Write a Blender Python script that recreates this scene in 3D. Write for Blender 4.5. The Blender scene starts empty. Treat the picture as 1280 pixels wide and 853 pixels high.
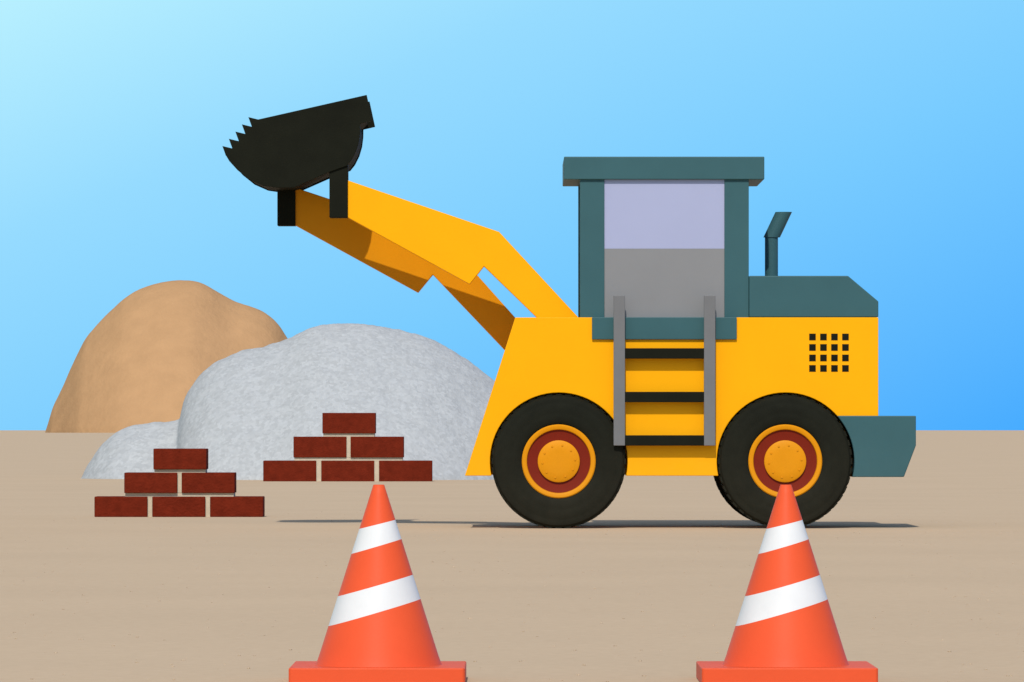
import bpy, bmesh, math, random, mathutils
from mathutils import Vector, noise
random.seed(7)
sc=bpy.context.scene
# ---------------------------------------------------------------- scale
LENS=200.0
F=1280*LENS/36.0           # focal length in photo units
D=F/129.0                  # camera to near side of loader (m)
H=123/129.0                # camera height (m)
def W(px,py,y):
    s=(D+y)/F
    return ((px-640)*s, H+(538-py)*s)
def ydist(py):             # y of ground contact seen at photo row py
    return F*H/(py-538)-D
def lin(c):
    return tuple(((v/255)/12.92 if v/255<=0.04045 else ((v/255+0.055)/1.055)**2.4) for v in c)

# ---------------------------------------------------------------- materials
def mat(name,rgb,k=0.9,rough=0.6,spec=0.3,var=0.06,scale=3.0,bump=0.0,bscale=40.0,coat=0.0,dirt=0.0,metal=0.0,dist=0.01,speck=0.0,sscale=20.0):
    m=bpy.data.materials.new(name); m.use_nodes=True
    nt=m.node_tree; b=nt.nodes['Principled BSDF']
    c=[v*k for v in lin(rgb)]
    tc=nt.nodes.new('ShaderNodeTexCoord')
    n=nt.nodes.new('ShaderNodeTexNoise'); n.inputs['Scale'].default_value=scale; n.inputs['Detail'].default_value=8; n.inputs['Roughness'].default_value=0.6
    nt.links.new(tc.outputs['Object'],n.inputs['Vector'])
    r=nt.nodes.new('ShaderNodeValToRGB')
    r.color_ramp.elements[0].position=0.3; r.color_ramp.elements[1].position=0.7
    r.color_ramp.elements[0].color=(*[v*(1-var) for v in c],1)
    r.color_ramp.elements[1].color=(*[min(1,v*(1+var)) for v in c],1)
    nt.links.new(n.outputs['Fac'],r.inputs['Fac'])
    out=r.outputs['Color']
    if speck>0:
        vo=nt.nodes.new('ShaderNodeTexVoronoi'); vo.inputs['Scale'].default_value=sscale
        nt.links.new(tc.outputs['Object'],vo.inputs['Vector'])
        sr=nt.nodes.new('ShaderNodeMapRange'); sr.inputs[3].default_value=1-speck; sr.inputs[4].default_value=1+speck
        se=nt.nodes.new('ShaderNodeSeparateColor'); nt.links.new(vo.outputs['Color'],se.inputs[0]); nt.links.new(se.outputs[0],sr.inputs[0])
        sm=nt.nodes.new('ShaderNodeVectorMath'); sm.operation='SCALE'
        nt.links.new(out,sm.inputs[0]); nt.links.new(sr.outputs[0],sm.inputs['Scale']); out=sm.outputs[0]
    if dirt>0:
        g=nt.nodes.new('ShaderNodeNewGeometry'); sx=nt.nodes.new('ShaderNodeSeparateXYZ')
        nt.links.new(g.outputs['Position'],sx.inputs[0])
        mr=nt.nodes.new('ShaderNodeMapRange'); mr.inputs[1].default_value=1.1; mr.inputs[2].default_value=0.0; mr.inputs[3].default_value=0.0; mr.inputs[4].default_value=dirt
        nt.links.new(sx.outputs['Z'],mr.inputs[0])
        n3=nt.nodes.new('ShaderNodeTexNoise'); n3.inputs['Scale'].default_value=9; n3.inputs['Detail'].default_value=9; n3.inputs['Roughness'].default_value=0.7
        nt.links.new(tc.outputs['Object'],n3.inputs['Vector'])
        mm=nt.nodes.new('ShaderNodeMath'); mm.operation='MULTIPLY'
        nt.links.new(mr.outputs[0],mm.inputs[0]); nt.links.new(n3.outputs['Fac'],mm.inputs[1])
        mx=nt.nodes.new('ShaderNodeMixRGB'); mx.inputs[2].default_value=(0.38,0.28,0.18,1)
        nt.links.new(mm.outputs[0],mx.inputs[0]); nt.links.new(out,mx.inputs[1]); out=mx.outputs[0]
    nt.links.new(out,b.inputs['Base Color'])
    b.inputs['Roughness'].default_value=rough
    b.inputs['Specular IOR Level'].default_value=spec
    b.inputs['Metallic'].default_value=metal
    if coat: b.inputs['Coat Weight'].default_value=coat
    if bump:
        n2=nt.nodes.new('ShaderNodeTexNoise'); n2.inputs['Scale'].default_value=bscale; n2.inputs['Detail'].default_value=6
        nt.links.new(tc.outputs['Object'],n2.inputs['Vector'])
        bp=nt.nodes.new('ShaderNodeBump'); bp.inputs['Strength'].default_value=bump; bp.inputs['Distance'].default_value=dist
        nt.links.new(n2.outputs['Fac'],bp.inputs['Height']); nt.links.new(bp.outputs[0],b.inputs['Normal'])
    return m
M=dict(
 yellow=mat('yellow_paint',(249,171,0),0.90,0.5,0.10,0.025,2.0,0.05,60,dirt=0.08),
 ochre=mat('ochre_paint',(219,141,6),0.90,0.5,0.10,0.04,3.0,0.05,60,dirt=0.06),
 teal=mat('teal_paint',(56,92,96),0.92,0.5,0.15,0.05,2.5,0.05,60,dirt=0.05),
 black=mat('black_steel',(29,30,21),0.75,0.65,0.05,0.15,4.0,0.15,50),
 rubber=mat('rubber',(29,30,22),0.85,0.8,0.08,0.15,8.0,0.2,80,dirt=0.04),
 red=mat('dark_red_paint',(118,33,15),0.92,0.5,0.10,0.06,8.0,dirt=0.02),
 grey=mat('grey_steel',(112,112,112),0.92,0.5,0.15,0.05,6.0),
 panel=mat('grey_panel',(131,131,131),0.92,0.5,0.15,0.03,2.0),
 glass=mat('tinted_glass',(171,174,202),0.84,0.12,0.4,0.03,0.8),
 brick=mat('red_brick',(108,36,19),0.86,0.9,0.05,0.18,9.0,0.6,40,dist=0.02),
 mortar=mat('mortar',(205,190,165),0.85,0.95,0.1,0.08,12.0,0.4,40),
 gravel=mat('grey_gravel',(197,199,198),0.69,0.95,0.03,0.04,3.0,0.35,18,dist=0.03,speck=0.09,sscale=16.0),
 earth=mat('brown_earth',(192,150,107),0.83,0.95,0.03,0.06,0.12,0.3,0.6,dist=1.0),
 orange=mat('orange_plastic',(232,89,49),0.86,0.5,0.12,0.03,6.0,0.05,90),
 white=mat('white_reflective_band',(235,235,232),0.80,0.45,0.12,0.03,10.0),
)
# ---------------------------------------------------------------- mesh helpers
def empty(name,loc):
    e=bpy.data.objects.new(name,None); e.location=loc; sc.collection.objects.link(e); e.empty_display_size=0.3
    return e
def finish(bm,name,m,parent=None,bevel=0.0,smooth=False,segs=2,extra=None):
    bmesh.ops.recalc_face_normals(bm,faces=bm.faces)
    me=bpy.data.meshes.new(name); bm.to_mesh(me); bm.free()
    ms=m if isinstance(m,(list,tuple)) else [m]
    for q in ms: me.materials.append(q)
    ob=bpy.data.objects.new(name,me); sc.collection.objects.link(ob)
    if smooth:
        for p in me.polygons: p.use_smooth=True
    if parent is not None:
        ob.parent=parent
        ob.matrix_parent_inverse=mathutils.Matrix.Translation(parent.location).inverted()
    if bevel>0:
        b=ob.modifiers.new('bevel','BEVEL'); b.width=bevel; b.segments=segs; b.limit_method='ANGLE'; b.angle_limit=math.radians(35)
        b.harden_normals=False
    return ob
def add_prism(bm,pts,y0,y1):
    a=[bm.verts.new((x,y0,z)) for x,z in pts]; b=[bm.verts.new((x,y1,z)) for x,z in pts]
    bm.faces.new(a); bm.faces.new(b[::-1]); n=len(pts)
    for i in range(n):
        j=(i+1)%n; bm.faces.new((a[i],b[i],b[j],a[j]))
def prism(name,px,y0,y1,m,parent,bevel=0.006,yref=None):
    yr=y0 if yref is None else yref
    bm=bmesh.new(); add_prism(bm,[W(a,b,yr) for a,b in px],y0,y1)
    return finish(bm,name,m,parent,bevel)
def rect(x0,y0,x1,y1): return [(x0,y0),(x1,y0),(x1,y1),(x0,y1)]
def arc(cx,cy,r,a0,a1,n):
    return [(cx+r*math.cos(math.radians(a0+(a1-a0)*i/n)), cy-r*math.sin(math.radians(a0+(a1-a0)*i/n))) for i in range(n+1)]
def lathe(name,prof,cx,cz,m,parent,n=96,smooth=True):
    bm=bmesh.new(); rings=[]
    for r,y in prof:
        if r<1e-6: rings.append([bm.verts.new((cx,y,cz))])
        else: rings.append([bm.verts.new((cx+r*math.cos(2*math.pi*i/n),y,cz+r*math.sin(2*math.pi*i/n))) for i in range(n)])
    for k in range(len(rings)-1):
        A,B=rings[k],rings[k+1]
        for i in range(n):
            j=(i+1)%n
            if len(A)==1 and len(B)==1: continue
            if len(A)==1: bm.faces.new((A[0],B[i],B[j]))
            elif len(B)==1: bm.faces.new((A[i],B[0],A[j]))
            else: bm.faces.new((A[i],B[i],B[j],A[j]))
    ob=finish(bm,name,m,parent)
    for p in ob.data.polygons: p.use_smooth=smooth
    try: ob.data.set_sharp_from_angle(angle=math.radians(30))
    except Exception: pass
    return ob
def disc_y(name,px,py,rpx,y0,y1,m,parent,n=32):
    x,z=W(px,py,y0); r=rpx/129
    return lathe(name,[(0,y0),(r*0.9,y0),(r,y0+0.008),(r,y1),(0,y1)],x,z,m,parent,n)

# ================================================================ WHEEL LOADER
L=empty('wheel_loader',(W(840,661,1.0)[0],1.0,0))
YB=0.12; YE=1.88
WR=84; CY=577; FX=698.5; RX=982
gap=86.0
ab=math.degrees(math.asin((CY-595)/gap))
skin=[(644,397),(1098,397),(1098,595)]+arc(RX,CY,gap,ab,180-ab,40)+arc(FX,CY,gap,ab,180-ab,40)+[(581,595)]
prism('body_side_left',skin,YB,0.45,M['yellow'],L,0.006,yref=YB)
prism('body_side_right',skin,YE-0.33,YE,M['yellow'],L,0.006,yref=YB)
prism('body_core',[(645,398.5),(1097,398.5),(1097,594),(583,594)],0.451,YE-0.331,M['yellow'],L,0.0,yref=YB)
def circ_x(cx,py,r): return cx+math.sqrt(r*r-(py-CY)**2)
cw=[(circ_x(RX,520,gap),520),(1145,520),(1145,557),(1130,596.5),(circ_x(RX,596.5,gap),596.5)]
a1=math.degrees(math.asin((CY-596.5)/gap)); a2=math.degrees(math.asin((CY-520)/gap))
cw+=arc(RX,CY,gap,a1,a2,14)[1:-1]
prism('counterweight',cw,YB-0.03,YE+0.03,M['teal'],L,0.008)
prism('engine_hood',[(936.5,345),(1060,345),(1098,377),(1098,396.6),(936.5,396.6)],YB+0.02,YE-0.02,M['teal'],L,0.008)
r_=8.2*(D+1)/F
def tube(name,p0,p1,r,m,flat=None):
    a=Vector(p0); b=Vector(p1); d=(b-a).normalized(); u=Vector((0,1,0)); v=d.cross(u).normalized(); n=32
    bm=bmesh.new(); R0=[];R1=[];R2=[]
    for i in range(n):
        o=u*math.cos(2*math.pi*i/n)*r+v*math.sin(2*math.pi*i/n)*r
        def cutz(base,o,zt):
            p=base+o
            return p+d*((zt-p.z)/d.z)
        A=cutz(a,o,a.z); B=cutz(a,o,b.z); C=cutz(a,o*0.82,b.z)
        R0.append(bm.verts.new(A)); R1.append(bm.verts.new(B)); R2.append(bm.verts.new(C))
    R3=[bm.verts.new(x.co-d*0.08) for x in R2]
    for i in range(n):
        j=(i+1)%n
        bm.faces.new((R0[i],R0[j],R1[j],R1[i])); bm.faces.new((R1[i],R1[j],R2[j],R2[i])); bm.faces.new((R2[i],R2[j],R3[j],R3[i]))
    bm.faces.new(R3); bm.faces.new(R0)
    ob=finish(bm,name,m,L,0,True)
    try: ob.data.set_sharp_from_angle(angle=math.radians(35))
    except Exception: pass
def W3(a,b,y):
    x,z=W(a,b,y); return (x,y,z)
tube('exhaust_pipe',W3(964.3,346,1.0),W3(964.3,296,1.0),r_,M['teal'])
tube('exhaust_tip',W3(964.6,297,1.0),W3(979.6,265.3,1.0),9.4*(D+1)/F,M['teal'])
# cab
Y0=0.16; Y1=1.72
prism('cab_roof',rect(705,196,955.5,224.5),Y0-0.03,Y1,M['teal'],L,0.008)
for nm,x0,x1 in (('front',725,755.5),('rear',905.5,936)):
    prism('cab_pillar_%s_left'%nm,rect(x0,224,x1,397.5),Y0,Y0+0.12,M['teal'],L,0.005)
    prism('cab_pillar_%s_right'%nm,rect(x0,224,x1,397.5),Y1-0.14,Y1-0.02,M['teal'],L,0.005,yref=Y0)
prism('cab_sill',rect(740,396.8,921,424.5),Y0-0.07,Y0+0.1,M['teal'],L,0.006)
prism('cab_floor',rect(727,386,934,397.2),Y0+0.12,Y1-0.14,M['teal'],L,0.0,yref=Y0)
for sd,ya in (('left',Y0+0.015),('right',Y1-0.06)):
    prism('side_window_'+sd,rect(754,223,907,311),ya,ya+0.02,M['glass'],L,0.0,yref=Y0+0.02)
    prism('door_panel_'+sd,rect(754,311,907,398),ya-0.004,ya+0.024,M['panel'],L,0.0,yref=Y0+0.02)
for nm,xa,xb in (('front_window',730,733),('rear_window',928,931)):
    prism(nm,rect(xa,224,xb,350),Y0+0.11,Y1-0.13,M['glass'],L,0.0,yref=Y0)
    prism(nm+'_panel',rect(xa-1,349,xb+1,397),Y0+0.11,Y1-0.13,M['teal'],L,0.0,yref=Y0)
for r in range(4):
    for c in range(4):
        x=1011.5+c*13.75; y=417.3+r*13.1
        prism('grille_slot_%d_%d'%(r,c),rect(x,y,x+8.2,y+8.2),YB-0.004,YB+0.02,M['black'],L,0.0)
# ladder and handrails stand just off the body
YL=0.0
for nm,x0 in (('front',767),('rear',880)):
    prism('handrail_'+nm,rect(x0,369.5,x0+14.3,557.3),YL,YL+0.04,M['grey'],L,0.006)
    for k,yy in enumerate((404,480,534)):
        prism('rail_bracket_%s_%d'%(nm,k),rect(x0+4,yy,x0+10,yy+6),YL+0.035,YB+0.02,M['grey'],L,0.0,yref=YL)
for k,(a,b) in enumerate(((435.5,448.5),(490,503),(544.3,557.3))):
    prism('ladder_step_%d'%(k+1),rect(780.5,a,880.7,b),YL+0.004,YL+0.06,M['black'],L,0.005)
def wheel(tag,cxp,y0,y1,side):
    cx,cz=W(cxp,CY,0.0); s=1/129
    R=WR*s; w=y1-y0; q=(lambda v: y0+v*w) if side<0 else (lambda v: y1-v*w)
    E=empty('wheel_'+tag,(cx,(y0+y1)/2,cz)); E.parent=L
    E.matrix_parent_inverse=mathutils.Matrix.Translation(L.location).inverted()
    E_inv=mathutils.Matrix.Translation(E.location).inverted()
    def ch(name,prof,m,n=128):
        ob=lathe(name,[(r*s,q(v)) for r,v in prof],cx,cz,m,None,n)
        ob.parent=E; ob.matrix_parent_inverse=E_inv
    ch('tyre',[(44,0.12),(47,0.05),(50,0.02),(58,0.0),(60,0.008),(62,0.0),(72,0.02),(74,0.035),(76,0.03),(80,0.06),(83,0.15),(83.2,0.5),(83,0.85),(80,0.93),(70,1),(44,0.95),(44,0.12)],M['rubber'])
    ch('rim_flange',[(39.5,0.10),(40.2,0.045),(42,0.03),(45,0.03),(46.2,0.05),(46,0.2)],M['ochre'])
    ch('rim_dish',[(40.4,0.06),(39.5,0.10),(27,0.13),(25.5,0.13)],M['red'])
    ch('hub',[(26.4,0.14),(26.2,0.07),(24.5,0.05),(14,0.04),(0,0.04)],M['ochre'])
    ch('rim_back',[(45,0.93),(40,0.6),(0,0.6)],M['red'],48)
    bm=bmesh.new(); n=44
    for i in range(n):
        for half in (0,1):
            a=2*math.pi*(i+0.5*half)/n; da=2*math.pi/n*0.30
            v0,v1=(0.12,0.52) if half==0 else (0.48,0.88)
            skew=2*math.pi/n*0.5*(1 if half else -1)
            vs=[]
            for r in (80*s,R+0.001):
                for (v,sk) in ((v0,0 if half==0 else skew),(v1,skew if half==0 else 0)):
                    for sg in (-1,1):
                        aa=a+sg*da+sk
                        vs.append(bm.verts.new((cx+r*math.cos(aa),q(v),cz+r*math.sin(aa))))
            f=lambda *ix: bm.faces.new([vs[k] for k in ix])
            f(0,1,3,2); f(4,5,7,6); f(0,1,5,4); f(2,3,7,6); f(0,2,6,4); f(1,3,7,5)
    ob=finish(bm,'tread_lugs',M['rubber']); ob.parent=E; ob.matrix_parent_inverse=E_inv
    bm=bmesh.new()
    for i in range(10):
        a=2*math.pi*i/10+0.1; r=20.5*s; ux,uz=cx+r*math.cos(a),cz+r*math.sin(a); rr=1.3*s
        pts=[(ux+rr*math.cos(t*math.pi/3),uz+rr*math.sin(t*math.pi/3)) for t in range(6)]
        add_prism(bm,pts,min(q(0.03),q(0.06)),max(q(0.03),q(0.06)))
    ob=finish(bm,'wheel_nuts',M['ochre']); ob.parent=E; ob.matrix_parent_inverse=E_inv
wheel('front_left',FX,0.045,0.43,-1); wheel('rear_left',RX,0.045,0.43,-1)
wheel('front_right',FX,1.55,1.93,1); wheel('rear_right',RX,1.55,1.93,1)
# lift arms
near=[(434.5,225.5),(624,290),(723.5,397.5),(723.5,412),(690,416),(671.5,397.5),(605,333),(587,355.5),(434.5,272)]
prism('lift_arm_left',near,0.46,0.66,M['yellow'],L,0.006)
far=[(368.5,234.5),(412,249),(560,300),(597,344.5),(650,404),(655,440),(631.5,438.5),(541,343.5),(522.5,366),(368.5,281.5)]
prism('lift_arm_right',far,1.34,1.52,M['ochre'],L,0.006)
# bucket
YC0=0.42; YC1=1.58; YR=0.62
cap=[(323.5,151),(459,120.3),(466,152.5),(451.2,156)]
back=[(451,166),(449.5,178),(446,190),(440.5,201),(434.5,208.5)]
bottom=[(412,216.5),(369,235.5)]
belly=[(347,236),(330,233.5),(313,226),(298,214),(288,203),(283.5,195.5)]
prof=cap+back+bottom+belly
prism('bucket_side_left',prof,YC0,YC0+0.05,M['black'],L,0.004,yref=YR)
prism('bucket_side_right',prof,YC1-0.05,YC1,M['black'],L,0.004,yref=YR)
path=[(455,131),(457,150),(449,157)]+[(a-1,b-1) for a,b in back]+[(411,215),(369,234)]+[(a+1,b-1) for a,b in belly]
P=[Vector(W(a,b,YR)) for a,b in path]
cen=Vector(W(385,180,YR)); bm=bmesh.new(); inner=[p+(cen-p).normalized()*0.04 for p in P]
for i in range(len(P)-1):
    add_prism(bm,[tuple(P[i]),tuple(P[i+1]),tuple(inner[i+1]),tuple(inner[i])],YC0+0.03,YC1-0.03)
finish(bm,'bucket_shell',M['black'],L)
bm=bmesh.new()
A=Vector((283.5,196)); B=Vector((324,151))
for yy in (YC0+0.001,(YC0+YC1)/2-0.06,YC1-0.121):
    for i in range(5):
        b1=A.lerp(B,i/5); b2=A.lerp(B,(i+1)/5); tip=b1+Vector((-4.3,-12)); c=b1.lerp(b2,0.5)+Vector((4,4))
        add_prism(bm,[W(*p,YR) for p in (b1,tip,b2,c)],yy,yy+0.12)
finish(bm,'bucket_teeth',M['black'],L)
prism('bucket_floor_lip',[(284.5,195),(289,199),(328,155),(323.5,151)],YC0+0.04,YC1-0.04,M['black'],L,0.0,yref=YR)
prism('bucket_bracket_left',[(411.7,214),(434.8,205),(434.8,272),(411.7,272)],0.44,0.68,M['black'],L,0.006)
prism('bucket_bracket_right',[(346.6,232),(369.3,232),(369.3,282.3),(346.6,282.3)],1.32,1.54,M['black'],L,0.006)
# ================================================================ TRAFFIC CONES
def cone(name,cxp):
    yb=ydist(857)
    s=(D+yb)/F
    half=110.3*s; yc=yb+half
    sc2=(D+yc)/F
    cx=(cxp-640)*sc2
    zt=H+(538-606)*sc2; zb=H+(538-831)*sc2
    E=empty(name,(cx,yc,0))
    bm=bmesh.new(); hb=zb
    c=0.008
    pts=[(-half,-half+c),(-half+c,-half),(half-c,-half),(half,-half+c),(half,half-c),(half-c,half),(-half+c,half),(-half,half-c)]
    lo=[bm.verts.new((cx+x,yc+y,0.0)) for x,y in pts]; hi=[bm.verts.new((cx+x,yc+y,hb)) for x,y in pts]
    bm.faces.new(lo[::-1]); bm.faces.new(hi)
    for i in range(8): bm.faces.new((lo[i],lo[(i+1)%8],hi[(i+1)%8],hi[i]))
    finish(bm,'base',M['orange'],E,0.004)
    r0=78.3*sc2; r1=6.8*sc2
    bm=bmesh.new(); n=96; rings=[]
    prof=[(r0+0.003,zb-0.002),(r0,zb+0.004)]
    prof+=[(r0+(r1-r0)*k/20,zb+(zt-zb)*k/20) for k in range(1,20)]
    prof+=[(r1+0.0005,zt-0.002),(r1-0.002,zt),(r1-0.006,zt-0.004),(r1-0.007,zt-0.1)]
    for r,z in prof: rings.append([bm.verts.new((cx+r*math.cos(2*math.pi*i/n),yc+r*math.sin(2*math.pi*i/n),z)) for i in range(n)])
    for k in range(len(rings)-1):
        for i in range(n):
            j=(i+1)%n; bm.faces.new((rings[k][i],rings[k][j],rings[k+1][j],rings[k+1][i]))
    edges=[(655.5,0.25),(683,0.295),(732,0.287),(766,0.293)]
    pl=[]
    for row,sl in edges:
        rr=r1+(r0-r1)*(row-606)/224.0
        s3=(D+yc-rr)/F
        z0=H+(538-row)*s3; nrm=Vector((-sl,0,1)).normalized(); pl.append((Vector((cx,yc,z0)),nrm))
        bmesh.ops.bisect_plane(bm,geom=bm.verts[:]+bm.edges[:]+bm.faces[:],plane_co=pl[-1][0],plane_no=nrm,dist=1e-6)
    for f in bm.faces:
        ce=f.calc_center_median(); q=[(ce-p).dot(nn)>0 for p,nn in pl]
        f.material_index=1 if (q[1] and not q[0]) or (q[3] and not q[2]) else 0
    finish(bm,'cone_body',[M['orange'],M['white']],E,0,True)
    return E
cone('traffic_cone',473.5); cone('traffic_cone',982.3)

# ================================================================ BRICK STACKS
def stack(name,rows,contact,bx):
    yb=ydist(contact); s=(D+yb)/F; off=contact-bx
    cx=(rows[0][2][0]+rows[0][2][-1]+66)/2
    E=empty(name,((cx-640)*s,yb+0.2,0)); dep=0.42 if s<0.011 else 0.55
    k=0
    def zz(py): return max(0.0,(contact-(py+off))*s)
    for (t,b,xs) in rows:
        for x in xs:
            k+=1; bm=bmesh.new(); j=random.uniform(-.012,.012)
            add_prism(bm,[((x-640)*s,zz(t)),((x+66.3-640)*s,zz(t)),((x+66.3-640)*s,zz(b)),((x-640)*s,zz(b))],yb+j,yb+dep+j)
            finish(bm,'brick_%d'%k,M['brick'],E,0.008)
    for i,(t,b,xs) in enumerate(rows):
        bm=bmesh.new()
        for a,c in zip(xs[:-1],xs[1:]):
            add_prism(bm,[((a+65.8-640)*s,zz(t+0.6)),((c+0.5-640)*s,zz(t+0.6)),((c+0.5-640)*s,zz(b)),((a+65.8-640)*s,zz(b))],yb+0.03,yb+dep-0.03)
        if i>0:
            add_prism(bm,[((xs[0]+1-640)*s,zz(b-0.4)),((xs[-1]+65-640)*s,zz(b-0.4)),((xs[-1]+65-640)*s,zz(rows[i-1][0]+0.4)),((xs[0]+1-640)*s,zz(rows[i-1][0]+0.4))],yb+0.03,yb+dep-0.03)
        if len(bm.faces): finish(bm,'mortar_%d'%(i+1),M['mortar'],E)
        else: bm.free()
stack('brick_stack',[(621,646.5,[118,190.3,262.5]),(591,616.5,[155.3,227]),(561,587,[191.7])],646.5,646.5)
stack('brick_stack',[(575,601,[329,401.5,473.8]),(545,571,[366.8,438.2]),(515.3,541,[403])],602.0,601.0)

# ================================================================ GRAVEL PILE + HILL
def interp(P,x):
    if x<=P[0][0]: return P[0][1]
    if x>=P[-1][0]: return P[-1][1]
    for i in range(len(P)-1):
        if P[i][0]<=x<=P[i+1][0]:
            x0,y0=P[i]; x1,y1=P[i+1]; t=(x-x0)/(x1-x0)
            ma=(P[i+1][1]-P[i-1][1])/(P[i+1][0]-P[i-1][0]) if i>0 else (y1-y0)/(x1-x0)
            mb=(P[i+2][1]-P[i][1])/(P[i+2][0]-P[i][0]) if i+2<len(P) else (y1-y0)/(x1-x0)
            dx=x1-x0; sl=(y1-y0)/dx
            def cl(m):
                return 0 if m*sl<=0 else math.copysign(min(abs(m),3*abs(sl)),sl)
            ma,mb=cl(ma),cl(mb)
            return (2*t**3-3*t*t+1)*y0+(t**3-2*t*t+t)*dx*ma+(-2*t**3+3*t*t)*y1+(t**3-t*t)*dx*mb
def mound(name,P,yfoot,m,widthk,w0,nu,nv,amp,nscale,pw=1.35):
    bm=bmesh.new()
    y=yfoot
    for _ in range(3):
        s=(D+y)/F; hmax=max(H+(538-p[1])*s for p in P); y=yfoot+w0+widthk*hmax
    yc=y; s=(D+yc)/F
    x0,x1=P[0][0],P[-1][0]; grid=[]
    for i in range(nu+1):
        px=x0+(x1-x0)*i/nu; h=max(0,H+(538-interp(P,px))*s); hw=w0+widthk*h; row=[]
        for j in range(nv+1):
            v=-1+2*j/nv
            z=h*(1-abs(v)**pw)
            x=(px-640)*s; yy=yc+v*hw
            nn=noise.fractal(Vector((x,yy,z))*nscale,0.9,2.1,5)
            edge=min(1,h/(hmax*0.15))
            z+=amp*nn*edge*(1-abs(v)**6)
            if j in(0,nv) or i in (0,nu): z=-0.02*hmax
            x+=amp*0.4*noise.noise(Vector((x,yy,z+9))*nscale*1.3)
            row.append(bm.verts.new((x,yy,z)))
        grid.append(row)
    for i in range(nu):
        for j in range(nv): bm.faces.new((grid[i][j],grid[i+1][j],grid[i+1][j+1],grid[i][j+1]))
    return finish(bm,name,m,None,0,True)
G=[(100,603),(106,589),(114,575),(127,557),(143,542),(160,534),(178,530),(200,528),(220,525.5),(225,522),(226.5,513),(233,494),(246,474),(264,457),(285,445),(305,438.5),(330,433),(358,424),(382,413),(405,406.5),(432,404.5),(465,406.5),(500,413),(530,421),(560,435),(590,454),(620,478),(650,510),(675,550),(695,590),(700,603)]
mound('gravel_pile',G,ydist(600.6),M['gravel'],1.25,0.25,460,130,0.025,3.0)
B_=[(56,542),(60,530),(66,510),(74,493),(81,478),(90,458),(106,425),(118,410),(130,397),(145,382),(158,371),(172,363),(188,357),(210,352),(235,350.5),(248,352.5),(262,359),(280,370),(296,378),(310,382),(324,387),(336,394),(348,406),(360,424),(380,450),(410,500),(430,542)]
mound('dirt_hill',B_,ydist(541.2),M['earth'],1.2,1.0,300,90,0.3,0.09)

# ================================================================ GROUND
bm=bmesh.new()
S=30000
xs=[-S,-3000,-300,-40,-10,10,40,300,3000,S]; ys=[-200,-60,-20,20,60,120,400,2000,8000,S*1.6]
g=[[bm.verts.new((x,y,0)) for y in ys] for x in xs]
for i in range(len(xs)-1):
    for j in range(len(ys)-1): bm.faces.new((g[i][j],g[i+1][j],g[i+1][j+1],g[i][j+1]))
gm=bpy.data.materials.new('sandy_ground'); gm.use_nodes=True; nt=gm.node_tree; b=nt.nodes['Principled BSDF']
tc=nt.nodes.new('ShaderNodeTexCoord')
def nz(scale,det,ro=0.6):
    n=nt.nodes.new('ShaderNodeTexNoise'); n.inputs['Scale'].default_value=scale; n.inputs['Detail'].default_value=det; n.inputs['Roughness'].default_value=ro
    nt.links.new(tc.outputs['Object'],n.inputs['Vector']); return n
n1=nz(0.35,8); n2=nz(14,6,0.7)
base=[v*0.945 for v in lin((196,172,142))]
r1=nt.nodes.new('ShaderNodeValToRGB'); r1.color_ramp.elements[0].position=.3; r1.color_ramp.elements[1].position=.7
r1.color_ramp.elements[0].color=(*[v*0.97 for v in base],1); r1.color_ramp.elements[1].color=(*[v*1.03 for v in base],1)
r2=nt.nodes.new('ShaderNodeValToRGB'); r2.color_ramp.elements[0].position=.3; r2.color_ramp.elements[1].position=.65
r2.color_ramp.elements[0].color=(.94,.935,.93,1); r2.color_ramp.elements[1].color=(1.03,1.03,1.03,1)
nt.links.new(n1.outputs['Fac'],r1.inputs[0]); nt.links.new(n2.outputs['Fac'],r2.inputs[0])
mx=nt.nodes.new('ShaderNodeMixRGB'); mx.blend_type='MULTIPLY'; mx.inputs[0].default_value=1
nt.links.new(r1.outputs[0],mx.inputs[1]); nt.links.new(r2.outputs[0],mx.inputs[2]); nt.links.new(mx.outputs[0],b.inputs['Base Color'])
b.inputs['Roughness'].default_value=1; b.inputs['Specular IOR Level'].default_value=0.02
bp=nt.nodes.new('ShaderNodeBump'); bp.inputs['Strength'].default_value=0.06; bp.inputs['Distance'].default_value=0.01
nt.links.new(n2.outputs['Fac'],bp.inputs['Height']); nt.links.new(bp.outputs[0],b.inputs['Normal'])
finish(bm,'ground',gm)
ico=bmesh.new(); bmesh.ops.create_icosphere(ico,subdivisions=1,radius=1); iv=[v.co.copy() for v in ico.verts]; fi=[[v.index for v in f.verts] for f in ico.faces]; ico.free()
bm=bmesh.new()
for k in range(900):
    y=-34.5+random.random()**1.3*48; d=D+y
    x=random.uniform(-1,1)*d*0.12
    r=random.uniform(0.003,0.008)
    sx,sy,sz=r*random.uniform(.8,1.5),r*random.uniform(.8,1.4),r*random.uniform(.4,.7); a=random.random()*6.28
    vs=[]
    for c in iv:
        q=c*(1+random.uniform(-.18,.18)); X,Y=q.x*sx,q.y*sy
        vs.append(bm.verts.new((x+X*math.cos(a)-Y*math.sin(a),y+X*math.sin(a)+Y*math.cos(a),q.z*sz+sz*0.3)))
    for f in fi: bm.faces.new([vs[t] for t in f])
finish(bm,'pebbles',mat('pebble_stone',(190,168,140),0.88,0.95,0.03,0.12,3.0))

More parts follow.
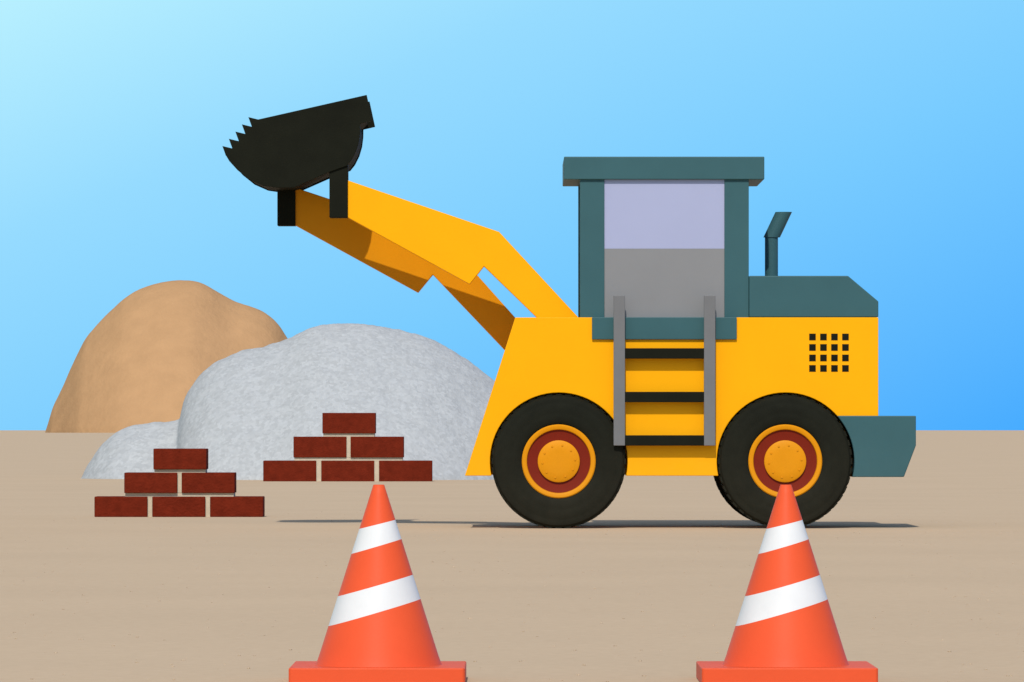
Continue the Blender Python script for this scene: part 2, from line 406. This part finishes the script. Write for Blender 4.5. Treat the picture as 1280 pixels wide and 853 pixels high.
# ================================================================ LIGHT
EL=math.radians(46); ax,ay=-0.10,-1.0; ln=math.hypot(ax,ay); ax/=ln; ay/=ln
sd=Vector((ax*math.cos(EL),ay*math.cos(EL),math.sin(EL)))
su=bpy.data.lights.new('sun','SUN'); su.energy=3.3; su.angle=math.radians(0.6); su.color=(1.0,0.96,0.90)
so=bpy.data.objects.new('sun',su); so.rotation_euler=sd.to_track_quat('Z','Y').to_euler(); so.location=(-10,-30,30); sc.collection.objects.link(so)
w=bpy.data.worlds.new('World'); sc.world=w; w.use_nodes=True; nt=w.node_tree
bg=nt.nodes['Background']; bg.inputs['Strength'].default_value=0.14
sky=nt.nodes.new('ShaderNodeTexSky'); sky.sky_type='NISHITA'; sky.sun_disc=False; sky.sun_elevation=EL; sky.sun_rotation=math.atan2(ax,ay)
tc=nt.nodes.new('ShaderNodeTexCoord'); sp=nt.nodes.new('ShaderNodeSeparateXYZ'); nt.links.new(tc.outputs['Generated'],sp.inputs[0])
def math_(op,a,b_):
    n=nt.nodes.new('ShaderNodeMath'); n.operation=op
    for k,v in enumerate((a,b_)):
        if isinstance(v,(int,float)): n.inputs[k].default_value=v
        else: nt.links.new(v,n.inputs[k])
    return n.outputs[0]
u=math_('MULTIPLY',math_('ADD',sp.outputs['X'],0.09),0.5/0.18)
v=math_('MULTIPLY',math_('SUBTRACT',0.0757,sp.outputs['Z']),0.5/0.0757)
t=math_('ADD',u,v)
cr=nt.nodes.new('ShaderNodeValToRGB'); nt.links.new(t,cr.inputs[0])
e=cr.color_ramp.elements; e[0].position=0.0; e[1].position=1.0
e[0].color=(*lin((184,240,255)),1); e[1].color=(*lin((72,172,255)),1)
m_=e.new(0.28); m_.color=(*lin((150,219,255)),1)
m_=e.new(0.6); m_.color=(*lin((120,203,255)),1)
vm=nt.nodes.new('ShaderNodeVectorMath'); vm.operation='SCALE'; vm.inputs['Scale'].default_value=1/0.14
nt.links.new(cr.outputs[0],vm.inputs[0])
fac=nt.nodes.new('ShaderNodeMapRange'); fac.inputs[1].default_value=0.10; fac.inputs[2].default_value=0.35; fac.inputs[3].default_value=1; fac.inputs[4].default_value=0
nt.links.new(sp.outputs['Z'],fac.inputs[0])
mx=nt.nodes.new('ShaderNodeMixRGB'); nt.links.new(fac.outputs[0],mx.inputs[0]); nt.links.new(sky.outputs[0],mx.inputs[1]); nt.links.new(vm.outputs[0],mx.inputs[2])
nt.links.new(mx.outputs[0],bg.inputs['Color'])
# ================================================================ CAMERA
cam=bpy.data.cameras.new('camera'); co=bpy.data.objects.new('camera',cam); sc.collection.objects.link(co)
cam.lens=LENS; cam.sensor_width=36; cam.shift_y=111.5/1280; cam.clip_start=0.5; cam.clip_end=100000
co.location=(0,-D,H); co.rotation_euler=(math.radians(90),0,0); sc.camera=co
sc.view_settings.view_transform='Standard'; sc.view_settings.look='None'; sc.view_settings.exposure=0
